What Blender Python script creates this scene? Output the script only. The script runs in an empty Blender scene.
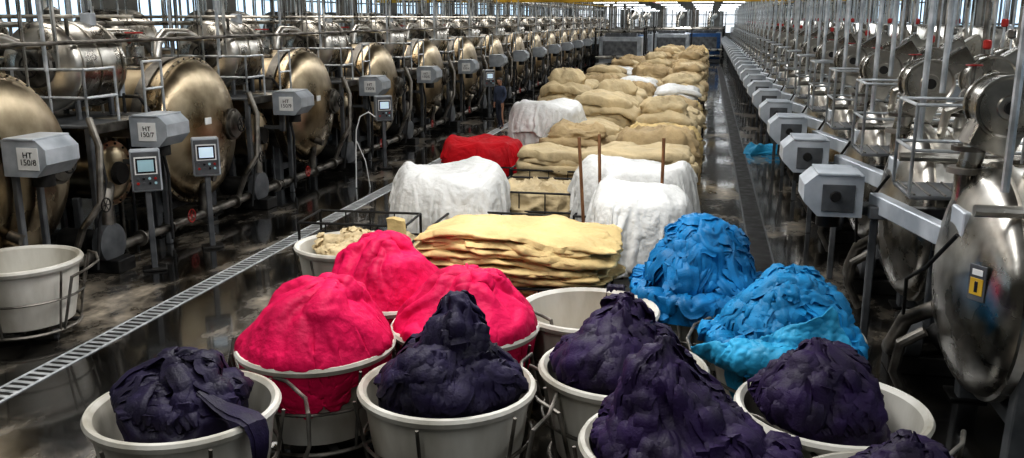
import bpy, math, random, time
from math import sin, cos, pi, radians
from mathutils import Vector, Matrix, noise
random.seed(7)
S = bpy.context.scene
S.view_settings.view_transform = 'Standard'
try: S.view_settings.look = 'Medium High Contrast'
except Exception: pass
COL = S.collection

# ------------------------------------------------------------ materials
def new_mat(name):
    m = bpy.data.materials.new(name); m.use_nodes = True
    nt = m.node_tree; b = nt.nodes['Principled BSDF']
    return m, nt, b
def N(nt, t, **kw):
    n = nt.nodes.new(t)
    for k, v in kw.items(): setattr(n, k, v)
    return n
def noisy(name, c1, c2, scale=3, rough=(.5,.7), metal=0, bump=0, bscale=40, detail=6, sheen=0, stretch=None, contrast=(.35,.65), spec=None):
    m, nt, b = new_mat(name)
    tc = N(nt,'ShaderNodeTexCoord'); mp = N(nt,'ShaderNodeMapping')
    nt.links.new(tc.outputs['Object'], mp.inputs[0])
    if stretch: mp.inputs['Scale'].default_value = stretch
    if spec is not None: b.inputs['Specular IOR Level'].default_value=spec
    nz = N(nt,'ShaderNodeTexNoise'); nz.inputs['Scale'].default_value = scale; nz.inputs['Detail'].default_value = detail
    nt.links.new(mp.outputs[0], nz.inputs['Vector'])
    r = N(nt,'ShaderNodeValToRGB'); e = r.color_ramp.elements
    e[0].position, e[1].position = contrast
    e[0].color = (*c1,1); e[1].color = (*c2,1)
    nt.links.new(nz.outputs['Fac'], r.inputs[0]); nt.links.new(r.outputs[0], b.inputs['Base Color'])
    mr = N(nt,'ShaderNodeMapRange'); mr.inputs['To Min'].default_value, mr.inputs['To Max'].default_value = rough
    mr.inputs['From Min'].default_value=.3; mr.inputs['From Max'].default_value=.7
    nt.links.new(nz.outputs['Fac'], mr.inputs['Value']); nt.links.new(mr.outputs[0], b.inputs['Roughness'])
    b.inputs['Metallic'].default_value = metal
    if sheen: b.inputs['Sheen Weight'].default_value = sheen
    if bump:
        n2 = N(nt,'ShaderNodeTexNoise'); n2.inputs['Scale'].default_value = bscale; n2.inputs['Detail'].default_value=4
        nt.links.new(mp.outputs[0], n2.inputs['Vector'])
        bp = N(nt,'ShaderNodeBump'); bp.inputs['Strength'].default_value = bump; bp.inputs['Distance'].default_value=.02 if bscale>20 else .05
        nt.links.new(n2.outputs['Fac'], bp.inputs['Height']); nt.links.new(bp.outputs[0], b.inputs['Normal'])
    return m
steel   = noisy('brushed_steel',(.26,.24,.205),(.66,.635,.585),2.2,(.20,.40),1,.12,3,8)
steel_w = noisy('steel_warm',(.15,.108,.06),(.60,.50,.35),1.3,(.20,.45),1,.14,3,9)
steel_d = noisy('steel_dirty',(.07,.065,.055),(.28,.26,.23),4,(.35,.6),.9,.1,8)
dark    = noisy('dark_iron',(.010,.010,.010),(.04,.038,.035),5,(.4,.7),.6)
cast    = noisy('grey_paint',(.06,.065,.07),(.15,.155,.16),3,(.4,.6),.3)
boxmat  = noisy('light_grey_paint',(.30,.33,.36),(.50,.53,.56),2.5,(.3,.5),.25)
railw   = noisy('galvanised_rail',(.36,.38,.39),(.60,.62,.63),6,(.3,.5),.6)
red     = noisy('red_enamel',(.25,.01,.01),(.4,.025,.015),6,(.35,.5))
yellow  = noisy('yellow_enamel',(.45,.27,.02),(.65,.42,.04),2,(.4,.6))
blue_p  = noisy('blue_paint',(.015,.07,.2),(.02,.11,.3),3,(.35,.5))
rubber  = noisy('rubber',(.01,.01,.01),(.03,.03,.03),8,(.6,.8))
plastic = noisy('bin_plastic',(.30,.275,.22),(.62,.60,.54),2.0,(.35,.55),0,.05,20,8,0,(1,1,.35))
whiteM  = noisy('white_sheet',(.65,.65,.63),(.78,.78,.76),4,(.4,.6))
black   = noisy('black_panel',(.01,.01,.012),(.02,.02,.022),4,(.2,.3))
wood    = noisy('wood',(.12,.05,.02),(.25,.12,.05),4,(.5,.7),0,.1,30,6,0,(8,8,1))
def fabric(name,c,dk=.7,sheen=0,sc=3,st=.3,ro=(.7,.9),spec=.3,bs=60):
    return noisy(name,tuple(x*dk for x in c),c,sc,ro,0,st,bs,4,sheen,spec=spec)
f_navy = fabric('navy_fabric',(.0105,.0045,.034),.4,.0,4,.3,(.5,.7),.35)
f_purp = fabric('purple_navy_fabric',(.018,.0042,.048),.4,.0,4,.3,(.5,.7),.35)
f_pink = fabric('crimson_pink_fabric',(.68,.006,.090),.62,.0,2,.35,(.5,.7),.2,14)
f_red  = fabric('red_fabric',(.50,.006,.014),.7,.0,2,.5,(.6,.8),.2,12)
f_blue = fabric('blue_fabric',(.006,.19,.44),.55,.0,3,.25,(.4,.65))
f_cyan2= fabric('mid_blue_fabric',(.012,.25,.52),.6,.0,3,.25,(.4,.65))
f_cyan = fabric('cyan_fabric',(.04,.38,.64),.7,.0,3,.3,(.4,.65),.3,14)
f_cream= fabric('cream_fabric',(.68,.51,.24),.68,.0,1.5,.4,(.7,.9),.3,14)
f_cream2=fabric('pale_cream_fabric',(.60,.48,.29),.70,.0,1.5,.5,(.7,.9),.3,12)
f_beige= fabric('beige_fabric',(.48,.36,.20),.68,.0,1.5,.5,(.7,.9),.3,12)
f_white= fabric('white_fabric',(.70,.695,.665),.80,.0,1.5,.6,(.45,.65),.4,10)
def emis(name,c,s):
    m,nt,b = new_mat(name)
    b.inputs['Base Color'].default_value=(*c,1); b.inputs['Emission Color'].default_value=(*c,1); b.inputs['Emission Strength'].default_value=s
    n=N(nt,'ShaderNodeTexNoise'); n.inputs['Scale'].default_value=.8
    mx=N(nt,'ShaderNodeMapRange'); mx.inputs['To Min'].default_value=s*.3; mx.inputs['To Max'].default_value=s*1.5
    nt.links.new(n.outputs['Fac'],mx.inputs['Value']); nt.links.new(mx.outputs[0],b.inputs['Emission Strength'])
    return m
glassE = emis('daylight_glass',(.62,.82,1),1.3)
glassW = emis('end_daylight_glass',(.9,.95,1),.9)
tubeE  = emis('lamp_tube',(.95,.98,1),6)
screenE= emis('screen_glass',(.55,.68,.78),.5)
greenE = emis('screen_grey',(.25,.38,.42),.35)
def floor_mat():
    m,nt,b = new_mat('wet_concrete')
    tc=N(nt,'ShaderNodeTexCoord')
    n1=N(nt,'ShaderNodeTexNoise'); n1.inputs['Scale'].default_value=.7; n1.inputs['Detail'].default_value=9; n1.inputs['Roughness'].default_value=.6
    n2=N(nt,'ShaderNodeTexNoise'); n2.inputs['Scale'].default_value=3.2; n2.inputs['Detail'].default_value=10; n2.inputs['Roughness'].default_value=.7
    mp=N(nt,'ShaderNodeMapping'); mp.inputs['Scale'].default_value=(1,.6,1)
    nt.links.new(tc.outputs['Object'],mp.inputs[0])
    for n in (n1,n2): nt.links.new(mp.outputs[0],n.inputs['Vector'])
    r1=N(nt,'ShaderNodeValToRGB'); e=r1.color_ramp.elements
    e[0].position=.40; e[0].color=(.003,.003,.003,1); e[1].position=.66; e[1].color=(.40,.355,.285,1)
    x=r1.color_ramp.elements.new(.51); x.color=(.012,.011,.0095,1)
    x=r1.color_ramp.elements.new(.565); x.color=(.10,.09,.074,1)
    nt.links.new(n1.outputs['Fac'],r1.inputs[0])
    r2=N(nt,'ShaderNodeValToRGB'); r2.color_ramp.elements[0].position=.35; r2.color_ramp.elements[0].color=(.15,.15,.15,1); r2.color_ramp.elements[1].position=.68; r2.color_ramp.elements[1].color=(1.6,1.55,1.5,1)
    nt.links.new(n2.outputs['Fac'],r2.inputs[0])
    mx=N(nt,'ShaderNodeMix',data_type='RGBA',blend_type='MULTIPLY'); mx.inputs[0].default_value=1
    nt.links.new(r1.outputs[0],mx.inputs[6]); nt.links.new(r2.outputs[0],mx.inputs[7]); nt.links.new(mx.outputs[2],b.inputs['Base Color'])
    rr=N(nt,'ShaderNodeValToRGB'); rr.color_ramp.elements[0].position=.50; rr.color_ramp.elements[0].color=(.04,)*3+(1,); rr.color_ramp.elements[1].position=.66; rr.color_ramp.elements[1].color=(.42,)*3+(1,)
    ad=N(nt,'ShaderNodeMath',operation='MULTIPLY_ADD'); ad.inputs[1].default_value=.35; nt.links.new(n2.outputs['Fac'],ad.inputs[0])
    sb=N(nt,'ShaderNodeMath',operation='MULTIPLY'); sb.inputs[1].default_value=.75
    nt.links.new(n1.outputs['Fac'],sb.inputs[0]); nt.links.new(sb.outputs[0],ad.inputs[2])
    nt.links.new(ad.outputs[0],rr.inputs[0]); nt.links.new(rr.outputs[0],b.inputs['Roughness'])
    bp=N(nt,'ShaderNodeBump'); bp.inputs['Strength'].default_value=.28; bp.inputs['Distance'].default_value=.03
    nt.links.new(n2.outputs['Fac'],bp.inputs['Height']); nt.links.new(bp.outputs[0],b.inputs['Normal'])
    b.inputs['Coat Weight'].default_value=.9; b.inputs['Coat Roughness'].default_value=.06
    return m
floorM=floor_mat()
wallM=noisy('plaster_wall',(.12,.12,.115),(.24,.24,.22),1.2,(.7,.9),0,.1,25)
ceilM=noisy('roof_sheet',(.04,.04,.04),(.1,.1,.095),1.2,(.6,.8))

# ------------------------------------------------------------ mesh builder
class MB:
    def __init__(s): s.v=[]; s.f=[]; s.mi=[]; s.mats=[]
    def mid(s,m):
        if m not in s.mats: s.mats.append(m)
        return s.mats.index(m)
    def add(s,v,f,m):
        o=len(s.v); k=s.mid(m); s.v+= [tuple(p) for p in v]
        s.f+=[tuple(i+o for i in q) for q in f]; s.mi+=[k]*len(f)
    def box(s,c,d,m,rz=0,rx=0,ry=0,bev=0.012):
        hx,hy,hz=d[0]/2,d[1]/2,d[2]/2; b=min(bev,hx*.45,hy*.45,hz*.45)
        V=[];F=[];idx={}
        for sx in(-1,1):
            for sy in(-1,1):
                for sz in(-1,1):
                    for a in range(3):
                        p=[sx*(hx-b),sy*(hy-b),sz*(hz-b)]; h=(hx,hy,hz)[a]; p[a]=(sx,sy,sz)[a]*h
                        idx[(sx,sy,sz,a)]=len(V); V.append(Vector(p))
        I=lambda x,y,z,a: idx[(x,y,z,a)]
        for g in(-1,1):
            F.append((I(g,-1,-1,0),I(g,1,-1,0),I(g,1,1,0),I(g,-1,1,0))[::g])
            F.append((I(-1,g,-1,1),I(1,g,-1,1),I(1,g,1,1),I(-1,g,1,1))[::-g])
            F.append((I(-1,-1,g,2),I(1,-1,g,2),I(1,1,g,2),I(-1,1,g,2))[::g])
        for g in(-1,1):
            for h in(-1,1):
                F.append((I(g,h,-1,0),I(g,h,-1,1),I(g,h,1,1),I(g,h,1,0))[::(1 if g*h>0 else -1)])
                F.append((I(g,-1,h,0),I(g,1,h,0),I(g,1,h,2),I(g,-1,h,2))[::(1 if g*h>0 else -1)])
                F.append((I(-1,g,h,1),I(-1,g,h,2),I(1,g,h,2),I(1,g,h,1))[::(1 if g*h>0 else -1)])
        for x in(-1,1):
            for y in(-1,1):
                for z in(-1,1):
                    t=(I(x,y,z,0),I(x,y,z,1),I(x,y,z,2)); F.append(t if x*y*z>0 else t[::-1])
        R=Matrix.Rotation(rz,3,'Z')@Matrix.Rotation(ry,3,'Y')@Matrix.Rotation(rx,3,'X'); c=Vector(c)
        s.add([R@p+c for p in V],F,m)
    def lathe(s,prof,o,ax,m,seg=32):
        ax=Vector(ax).normalized(); t=Vector((0,0,1)) if abs(ax.z)<.9 else Vector((1,0,0))
        u=ax.cross(t).normalized(); w=ax.cross(u); o=Vector(o); V=[];F=[]
        n=len(prof)
        for a,r in prof:
            for i in range(seg):
                th=2*pi*i/seg; V.append(o+ax*a+(u*cos(th)+w*sin(th))*max(r,1e-4))
        for j in range(n-1):
            for i in range(seg):
                k=(i+1)%seg; F.append((j*seg+i,(j+1)*seg+i,(j+1)*seg+k,j*seg+k))
        if prof[0][1]>1e-3: F.append(tuple(range(seg)))
        if prof[-1][1]>1e-3: F.append(tuple((n-1)*seg+i for i in reversed(range(seg))))
        s.add(V,F,m)
    def cyl(s,a,b,r,m,seg=16,r2=None):
        a=Vector(a);b=Vector(b); s.lathe([(0,r),((b-a).length,r if r2 is None else r2)],a,b-a,m,seg)
    def tube(s,pts,r,m,seg=8,closed=False,flat=1,lobes=0,twist=0,taper=False,nrm=None,la=.28):
        P=[Vector(p) for p in pts]; n=len(P); V=[];F=[]; pu=None
        for i in range(n):
            if closed: d=P[(i+1)%n]-P[i-1]
            else: d=P[min(i+1,n-1)]-P[max(i-1,0)]
            if d.length<1e-6: d=Vector((0,0,1))
            d.normalize()
            if nrm is not None:
                w=nrm[i]-d*nrm[i].dot(d); w=w.normalized() if w.length>1e-5 else d.orthogonal().normalized(); u=w.cross(d)
            else:
                if pu is None:
                    t=Vector((0,0,1)) if abs(d.z)<.9 else Vector((1,0,0)); u=d.cross(t).normalized()
                else:
                    u=(pu-d*pu.dot(d)); u=u.normalized() if u.length>1e-5 else d.orthogonal().normalized()
                pu=u; w=d.cross(u)
            k=1.0
            if 0<i<n-1 or closed:
                a=(P[i]-P[i-1]).normalized(); c=max(.5,a.dot(d)); k=1/c
            if nrm is not None: k=1+.22*sin(i*.37+r*90)
            if taper: k*=min(1,.35+i*.3,.35+(n-1-i)*.3)
            for j in range(seg):
                th=2*pi*j/seg; q=r*k*(1+(la*cos(lobes*th+twist*i) if lobes else 0)); V.append(P[i]+u*cos(th)*q+w*sin(th)*q*flat)
        rng=n if closed else n-1
        for i in range(rng):
            i2=(i+1)%n
            for j in range(seg):
                k=(j+1)%seg; F.append((i*seg+j,i*seg+k,i2*seg+k,i2*seg+j))
        if not closed:
            F.append(tuple(reversed(range(seg)))); F.append(tuple((n-1)*seg+j for j in range(seg)))
        s.add(V,F,m)
    def ring(s,c,R,r,m,ax='Z',n=28,seg=6):
        c=Vector(c);pts=[]
        for i in range(n):
            t=2*pi*i/n
            q={'Z':(cos(t),sin(t),0),'X':(0,cos(t),sin(t)),'Y':(cos(t),0,sin(t))}[ax]; pts.append(c+Vector(q)*R)
        s.tube(pts,r,m,seg,True)
    def wheel(s,c,R,m,ax='X'):
        s.ring(c,R,R*.1,m,ax,20,6); c=Vector(c)
        for k in range(3):
            t=pi*k/3; q={'Z':(cos(t),sin(t),0),'X':(0,cos(t),sin(t)),'Y':(cos(t),0,sin(t))}[ax]
            s.cyl(c-Vector(q)*R,c+Vector(q)*R,R*.07,m,6)
    def mesh(s,name,ang=35):
        me=bpy.data.meshes.new(name); me.from_pydata(s.v,[],s.f)
        for m in s.mats: me.materials.append(m)
        me.polygons.foreach_set('material_index',s.mi); me.polygons.foreach_set('use_smooth',[True]*len(s.f))
        me.update()
        try: me.set_sharp_from_angle(angle=radians(ang))
        except Exception: pass
        return me
    def obj(s,name,loc=(0,0,0),rz=0,parent=None,ang=35):
        return put(s.mesh(name,ang),name,loc,rz,parent)
def put(me,name,loc=(0,0,0),rz=0,parent=None,sc=1):
    o=bpy.data.objects.new(name,me); COL.objects.link(o); o.location=loc; o.rotation_euler=(0,0,rz); o.scale=(sc,)*3 if not isinstance(sc,tuple) else sc
    if parent: o.parent=parent
    return o
def empty(name,loc,rz=0):
    o=bpy.data.objects.new(name,None); COL.objects.link(o); o.location=loc; o.rotation_euler=(0,0,rz); o.empty_display_size=.2; return o
def text(body,loc,size,rot,parent=None,mat=black):
    c=bpy.data.curves.new('lettering','FONT'); c.body=body; c.size=size; c.align_x='CENTER'; c.align_y='CENTER'; c.extrude=.001; c.space_line=.85
    c.materials.append(mat)
    o=bpy.data.objects.new('lettering',c); COL.objects.link(o); o.location=loc; o.rotation_euler=rot
    if parent: o.parent=parent
    return o

# ------------------------------------------------------------ shell
YB,YE,XL,XR,ZT=-6,96,-17,9.6,7.5
def slab(name,c,d,m,bev=0): 
    b=MB(); b.box((0,0,0),d,m,bev=.002); return b.obj(name,c)
fl=slab('floor',((XL+XR)/2,(YB+YE)/2,-.1),(XR-XL,YE-YB,.2),floorM)
slab('ceiling',((XL+XR)/2,(YB+YE)/2,ZT+.1),(XR-XL,YE-YB,.2),ceilM)
slab('wall_back',((XL+XR)/2,YB-.1,ZT/2),(XR-XL,.2,ZT),wallM)
def sidewall(name,x,s):
    b=MB(); L=YE-YB; yc=(YE+YB)/2
    b.box((0,yc,1.3),(.2,L,2.6),wallM,bev=.002); b.box((0,yc,6.4),(.2,L,2.2),wallM,bev=.002)
    y=YB
    while y<=YE: b.box((0,y,3.95),(.24,2.4,2.8),wallM,bev=.01); y+=6
    b.obj(name,(x,0,0))
    g=MB(); y=YB; 
    while y<YE:
        g.box((0,y+3,3.95),(.02,3.6,2.8),glassE,bev=.001)
        for k in range(6): g.box((s*.05,y+1.2+k*3.6/5,3.95),(.06,.06,2.8),cast,bev=.005)
        for z in(2.63,3.5,4.4,5.27): g.box((s*.05,y+3,z),(.06,3.6,.06),cast,bev=.005)
        y+=6
    g.obj('window_1' if s>0 else 'window_2',(x,0,0))
sidewall('wall_left',XL-.1,1); sidewall('wall_right',XR+.1,-1)
b=MB(); W=XR-XL
b.box((0,0,1.1),(W,.2,2.2),wallM,bev=.002); b.box((0,0,6.2),(W,.2,2.6),wallM,bev=.002)
for k in range(10): b.box((-W/2+W*k/9,0,3.55),(1.5,.2,2.7),wallM,bev=.01)
b.obj('wall_end',((XL+XR)/2,YE+.1,0))
b=MB(); b.box((0,0,3.55),(W,.03,2.7),glassW,bev=.001)
for k in range(28): b.box((-W/2+W*k/27,-.05,3.55),(.08,.08,2.7),cast,bev=.005)
for z in(2.2,3.1,4.0): b.box((0,-.05,z),(W,.08,.08),cast,bev=.005)
b.obj('window_3',((XL+XR)/2,YE+.1,0))

b=MB()
for dx in(-.13,.13): b.box((dx,36,.004),(.03,74,.016),railw,bev=.003)
y=-1
while y<73: b.box((0,y,.003),(.22,.055,.012),railw,bev=.002); y+=.12
b.box((0,36,.0),(.28,74,.004),dark,bev=.001)
b.obj('floor_drain',(-6.8,0,0))
b=MB()
for dx in(-.17,.17): b.box((dx,36,.002),(.03,74,.010),cast,bev=.002)
b.box((0,36,.0),(.34,74,.004),dark,bev=.001)
b.obj('floor_drain',(1.0,0,0))

b=MB()
b.box((0,45,4.52),(26,.12,.14),yellow,bev=.01); b.box((0,64,4.9),(26,.12,.14),yellow,bev=.01)
for y in (20,32,50,75): b.box((0,y,6.2),(26,.3,.4),cast,bev=.01)
b.obj('roof_beam',(-3.7,0,0))
b=MB()
for x,z,r,m in((-10.5,4.5,.09,steel),(-11.2,4.5,.06,steel_d),(-12.4,4.9,.12,steel),(-9.2,4.7,.05,yellow),(3.6,4.5,.09,steel),(4.2,4.5,.06,yellow),(5.0,4.8,.12,steel),(6.2,4.4,.06,steel_d),(-4.6,5.0,.05,red),(-1.0,5.1,.05,steel)):
    b.cyl((x,4,z),(x,94,z),r,m,10)
for y in range(14,94,8):
    for x in(-10.9,-12.4,4.2,6.0): b.cyl((x,y,4.4),(x,y,7.48),.025,steel_d,6); b.box((x,y,4.38),(1.2,.08,.05),cast)
b.obj('overhead_pipework')
b=MB()
for dx in(-.3,.3): b.box((dx,50,0),(.03,88,.1),railw)
y=6
while y<94: b.box((0,y,-.03),(.6,.05,.02),railw); y+=.6
b.box((0,50,.0),(.3,86,.06),rubber)
b.obj('cable_tray',(-8.6,0,5.3))
b=MB(); b.box((0,0,0),(1.5,.22,.07),boxmat)
for s in(-.055,.055): b.cyl((-.7,s,-.06),(.7,s,-.06),.02,tubeE,8)
for s in(-.6,.6): b.cyl((s,0,0),(s,0,2.4),.008,dark,6)
fx=b.mesh('fix')
for y in(48,56,63,70,77,84,91):
    for x in(-7.0,-5.4,-2.8,-.4,1.6): put(fx,'hanging_strip_light',(x,y,4.95-.012*(y-48)),0)

# ------------------------------------------------------------ left dyeing machine
def head(R,dp,n=12): return [(dp*(1-cos(t*pi/2/n)),R*sin(t*pi/2/n)) for t in range(n+1)]
def tailhead(L,R,dp,n=8): return [(L-dp+dp*sin(t*pi/2/n),R*cos(t*pi/2/n)) for t in range(1,n+1)]
def bands(R,L,pos,start):
    p=[]
    for a in pos: p+=[(a,R),(a+.005,R+.02),(a+.05,R+.02),(a+.055,R)]
    return p
def tankY(m,c,R,L,mat,hatch=True):
    x,y,z=c
    p=head(R,.16,8)+bands(R,L,(.2,L*.45,L-.26),0)+tailhead(L,R,.16)
    m.lathe(p,(x,y-L/2,z),(0,1,0),mat,36)
    if hatch:
        m.lathe([(0,.0),(0,.30),(.03,.32),(.12,.32)],(x,y-L/2-.06,z+.02),(0,1,0),steel_d,24)
        m.wheel((x,y-L/2-.14,z+.02),.15,dark,'Y'); m.cyl((x,y-L/2-.15,z+.02),(x,y-L/2,z+.02),.02,dark,8)
        m.box((x+.33,y-L/2+.02,z+.02),(.08,.08,.16),dark)
def rail(m,p0,p1,z0,h,mat,n=3,r=.022):
    p0=Vector(p0);p1=Vector(p1)
    for k in range(n+1):
        q=p0.lerp(p1,k/n); m.cyl((q.x,q.y,z0),(q.x,q.y,z0+h),r,mat,8)
    for f in(.5,1): m.cyl((p0.x,p0.y,z0+h*f),(p1.x,p1.y,z0+h*f),r,mat,8)
def housing(m,x,y,z,s,mat,face='Y'):
    w,d,h=.62,.62,.46
    pr=[(-w/2,-h/2),(w*.25,-h/2),(w/2,-h*.15),(w/2,h*.25),(w*.3,h/2),(-w/2,h/2)]
    V=[(x+s*a,y-d/2,z+c) for a,c in pr]+[(x+s*a,y+d/2,z+c) for a,c in pr]; n=6
    F=[tuple(range(n)),tuple(range(2*n-1,n-1,-1))]+[(i,i+n,(i+1)%n+n,(i+1)%n) for i in range(n)]
    m.add(V,F,mat)
    m.box((x-s*.04,y,z+h/2+.01),(w*.7,d+.04,.03),mat)
    if s<0:
        m.box((x-s*.05,y-d/2-.01,z-.02),(.34,.02,.3),cast)
        m.lathe([(0,0),(0,.05),(.03,.06),(.05,.06)],(x+.02,y-d/2-.05,z),(0,1,0),dark,14)
    m.cyl((x,y,z-h/2-.16),(x,y,z-h/2),.13,dark,14)
def left_machine():
    m=MB(); R=1.25; zc=1.74
    p=head(R,.42,14)+[(.43,R+.05),(.52,R+.05),(.525,R)]+bands(R,5,(1.7,3.0,4.2),0)+tailhead(5.3,R,.42)
    m.lathe(p,(0,0,zc),(-1,0,0),steel_w,64)
    for k in range(44):
        t=2*pi*k/44; m.cyl((-.40,(R+.025)*cos(t),zc+(R+.025)*sin(t)),(-.55,(R+.025)*cos(t),zc+(R+.025)*sin(t)),.016,steel_d,6)
    m.lathe([(0,0),(.02,.2),(.03,.24),(.08,.25),(.08,.29),(.2,.29)],(.09,.62,zc+.05),(-1,0,0),steel_d,28)
    m.wheel((.16,.62,zc+.05),.13,dark,'X'); m.cyl((.05,.62,zc+.05),(.17,.62,zc+.05),.02,dark,8)
    m.cyl((-.1,-.3,zc-.75),(.08,-.3,zc-.8),.07,steel_d,14)
    m.box((.0,-.25,zc+.2),(.02,.2,.12),whiteM,ry=.02)
    for x in(-.75,-3.9):
        for s in(-1,1):
            m.box((x,s*.9,.6),(.16,.16,1.2),cast); m.box((x,s*.9,.015),(.32,.32,.03),dark)
            m.box((x-.06,s*.9,.7),(.03,.24,1.3),cast)
        m.box((x,0,.45),(.14,1.9,.14),cast)
        m.lathe([(0,1.29),(.2,1.29),(.2,1.255),(0,1.255),(0,1.29)],(x+.1,0,zc),(-1,0,0),steel_d,48)
    p=[(0,0),(.02,.2),(.05,.36),(.1,.42),(.1,.5),(.17,.5),(.17,.42)]+bands(.42,4,(1.2,2.4),0)+tailhead(4.2,.42,.2)
    m.lathe(p,(-.35,2.35,1.35),(-1,0,0),steel_w,32)
    for k in range(14):
        t=2*pi*k/14; m.cyl((-.43,2.35+.46*cos(t),1.35+.46*sin(t)),(-.55,2.35+.46*cos(t),1.35+.46*sin(t)),.02,dark,6)
    m.lathe([(0,0),(0,.16),(.05,.18),(.1,.18)],(-.28,2.35,1.35),(-1,0,0),dark,18)
    for x in(-.9,-3.5):
        for s in(-.32,.32): m.box((x,2.35+s,.5),(.12,.1,1.0),cast)
    m.lathe([(0,0),(0,.14),(.05,.3),(.2,.3),(.25,.14),(.25,0)],(.0,1.65,.42),(-1,0,0),cast,24)
    m.lathe([(0,.06),(.12,.1),(.14,.19),(.6,.19),(.64,.1)],(-.28,1.65,.42),(-1,0,0),dark,20)
    m.box((-.3,1.65,.1),(.9,.4,.2),dark)
    m.tube([(-.12,1.65,.7),(-.12,1.65,1.0),(-.16,1.75,1.15),(-.3,2.0,1.2)],.09,steel_d,12)
    m.cyl((-.2,-1.9,.28),(-.2,2.75,.28),.075,steel_d,14)
    for y in(-1.4,-.3,.8,2.5): m.lathe([(0,.09),(0,.13),(.04,.13),(.04,.09)],(-.2,y,.28),(0,1,0),steel_d,16)
    m.tube([(-.2,-.3,.28),(-.2,-.3,.6),(-.15,-.3,.85)],.07,steel_d,12)
    m.tube([(-.2,.9,.28),(.0,.95,.8),(.1,1.25,1.1),(.1,1.35,1.9),(-.1,1.45,2.3)],.05,steel_d,10)
    m.wheel((.0,-1.0,.4),.11,red,'X'); m.wheel((.22,1.2,1.1),.1,dark,'X')
    m.box((-2.2,2.45,2.16),(4.2,1.9,.05),cast); m.box((-.12,2.45,2.12),(.06,1.95,.14),steel_d)
    for x in(-.2,-2.2,-4.2):
        for y in(1.55,3.3): m.box((x,y,1.07),(.09,.09,2.14),cast)
    rail(m,(-.15,2.9,0),(-.15,3.4,0),2.18,.85,railw,1); rail(m,(-.15,1.5,0),(-1.9,1.5,0),2.18,.8,railw,3); rail(m,(-.15,1.5,0),(-.15,2.2,0),2.18,.8,railw,1); rail(m,(-1.9,3.4,0),(-4.3,3.4,0),2.18,.85,railw,3)
    tankY(m,(-1.25,2.6,2.98),.66,1.4,steel); tankY(m,(-3.7,2.6,3.18),.68,1.45,steel)
    tankY(m,(-6.0,1.0,3.3),.6,1.5,steel)
    m.box((-6.0,1.0,1.3),(1.1,1.3,2.6),cast,bev=.03)
    for cx in(-1.25,-3.7):
        for s in(-.42,.42):
            for y in(2.2,3.0): m.box((cx+s,y,2.38),(.07,.07,.5),cast)
    for x in(-1.2,-2.4):
        m.tube([(x,.2,2.9),(x,.25,3.25),(x,.5,3.42),(x,1.2,3.42),(x,1.75,3.25),(x,2.0,3.0)],.09,steel,12)
        m.lathe([(0,.1),(0,.17),(.05,.17),(.05,.1)],(x,.2,2.96),(0,0,1),steel_d,16)
        m.lathe([(0,.14),(0,.2),(.1,.2),(.12,.15),(.3,.15),(.32,.06),(.5,.06)],(x,-.4,2.92),(0,0,1),steel,16)
    m.wheel((-1.2,-.4,3.45),.14,red,'Z'); m.wheel((-.8,2.1,3.74),.12,red,'Z'); m.cyl((-.8,2.1,3.4),(-.8,2.1,3.74),.03,steel_d,8)
    m.lathe([(0,.12),(.25,.12),(.3,.05)],(-1.5,2.7,3.57),(0,0,1),steel_d,14); m.box((-1.1,3.0,3.68),(.2,.14,.2),boxmat)
    for yy in(1.9,3.3): m.cyl((-.5,yy,3.72),(-4.8,yy,3.72),.03,steel,8)
    m.cyl((-.55,-1.6,3.35),(-.55,3.6,3.35),.03,steel_d,8); m.cyl((-2.1,-1.0,3.6),(-2.1,3.6,3.6),.045,steel,8)
    housing(m,.30,2.55,2.02,1,boxmat)
    m.box((-.35,2.55,2.05),(.75,.42,.30),steel); m.box((.02,2.55,1.72),(.1,.1,.6),cast); m.box((-.2,2.55,1.5),(.5,.08,.08),cast)
    rr=random.Random(4)
    for k in range(30):
        x=-.3-rr.random()*5.0; y=rr.choice([-1.4,1.35,1.5,3.4,3.55,.3])+rr.uniform(-.1,.1); z0=rr.choice([2.2,2.2,2.95])
        if abs(y)<1.3: z0=2.97
        m.cyl((x,y,z0),(x,y,rr.choice([4.9,7.4,7.4,4.4])),rr.choice([.014,.02,.03]),rr.choice([steel,railw,steel_d,railw]),8)
        if k%4==0: m.lathe([(0,.03),(.02,.06),(.12,.06),(.14,.03)],(x,y,3.2+.3*rr.random()),(0,0,1),rr.choice([red,steel_d,boxmat]),10)
    for k in range(6):
        x=-.45-rr.random()*.8; y=rr.choice([-1.45,1.45,3.2])+rr.uniform(-.1,.1); m.cyl((x,y,.02),(x,y,2.5),.025,rr.choice([steel_d,rubber,steel]),8)
    m.cyl((-.6,1.45,3.3),(-4.4,1.45,3.3),.04,steel,8); m.cyl((-.6,3.5,2.9),(-4.4,3.5,2.9),.035,steel,8)
    for x in(-.9,-1.6,-2.3,-3.2): m.box((x,-1.38,2.6),(.16,.12,.3),boxmat)
    m.cyl((-.5,-1.38,2.45),(-4,-1.38,2.45),.03,steel_d,8)
    m.tube([(-.6,-1.35,2.5),(-.2,-1.5,2.1),(-.05,-1.5,1.2),(-.1,-1.45,.1)],.025,rubber,8)
    m.tube([(.05,1.4,2.0),(.1,1.42,1.4),(.0,1.3,.8),(-.1,1.3,.1)],.02,rubber,8)
    return m.mesh('lm')
LM=left_machine()
LX=-8.5
names=['150/7','150/9','150/6','150/5','150/4']
for k in range(17):
    y=9.9+4.7*k
    o=put(LM,'dyeing_machine',(LX,y,0))
    if k<5:
        lb=MB(); lb.box((0,0,0),(.30,.008,.28),whiteM,bev=.002); lb.obj('label_plate',(.28,2.55-.315,2.02),0,o)
        text('HT\n'+names[k],(.28,2.55-.322,2.02),.105,(pi/2,0,0),o)
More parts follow.
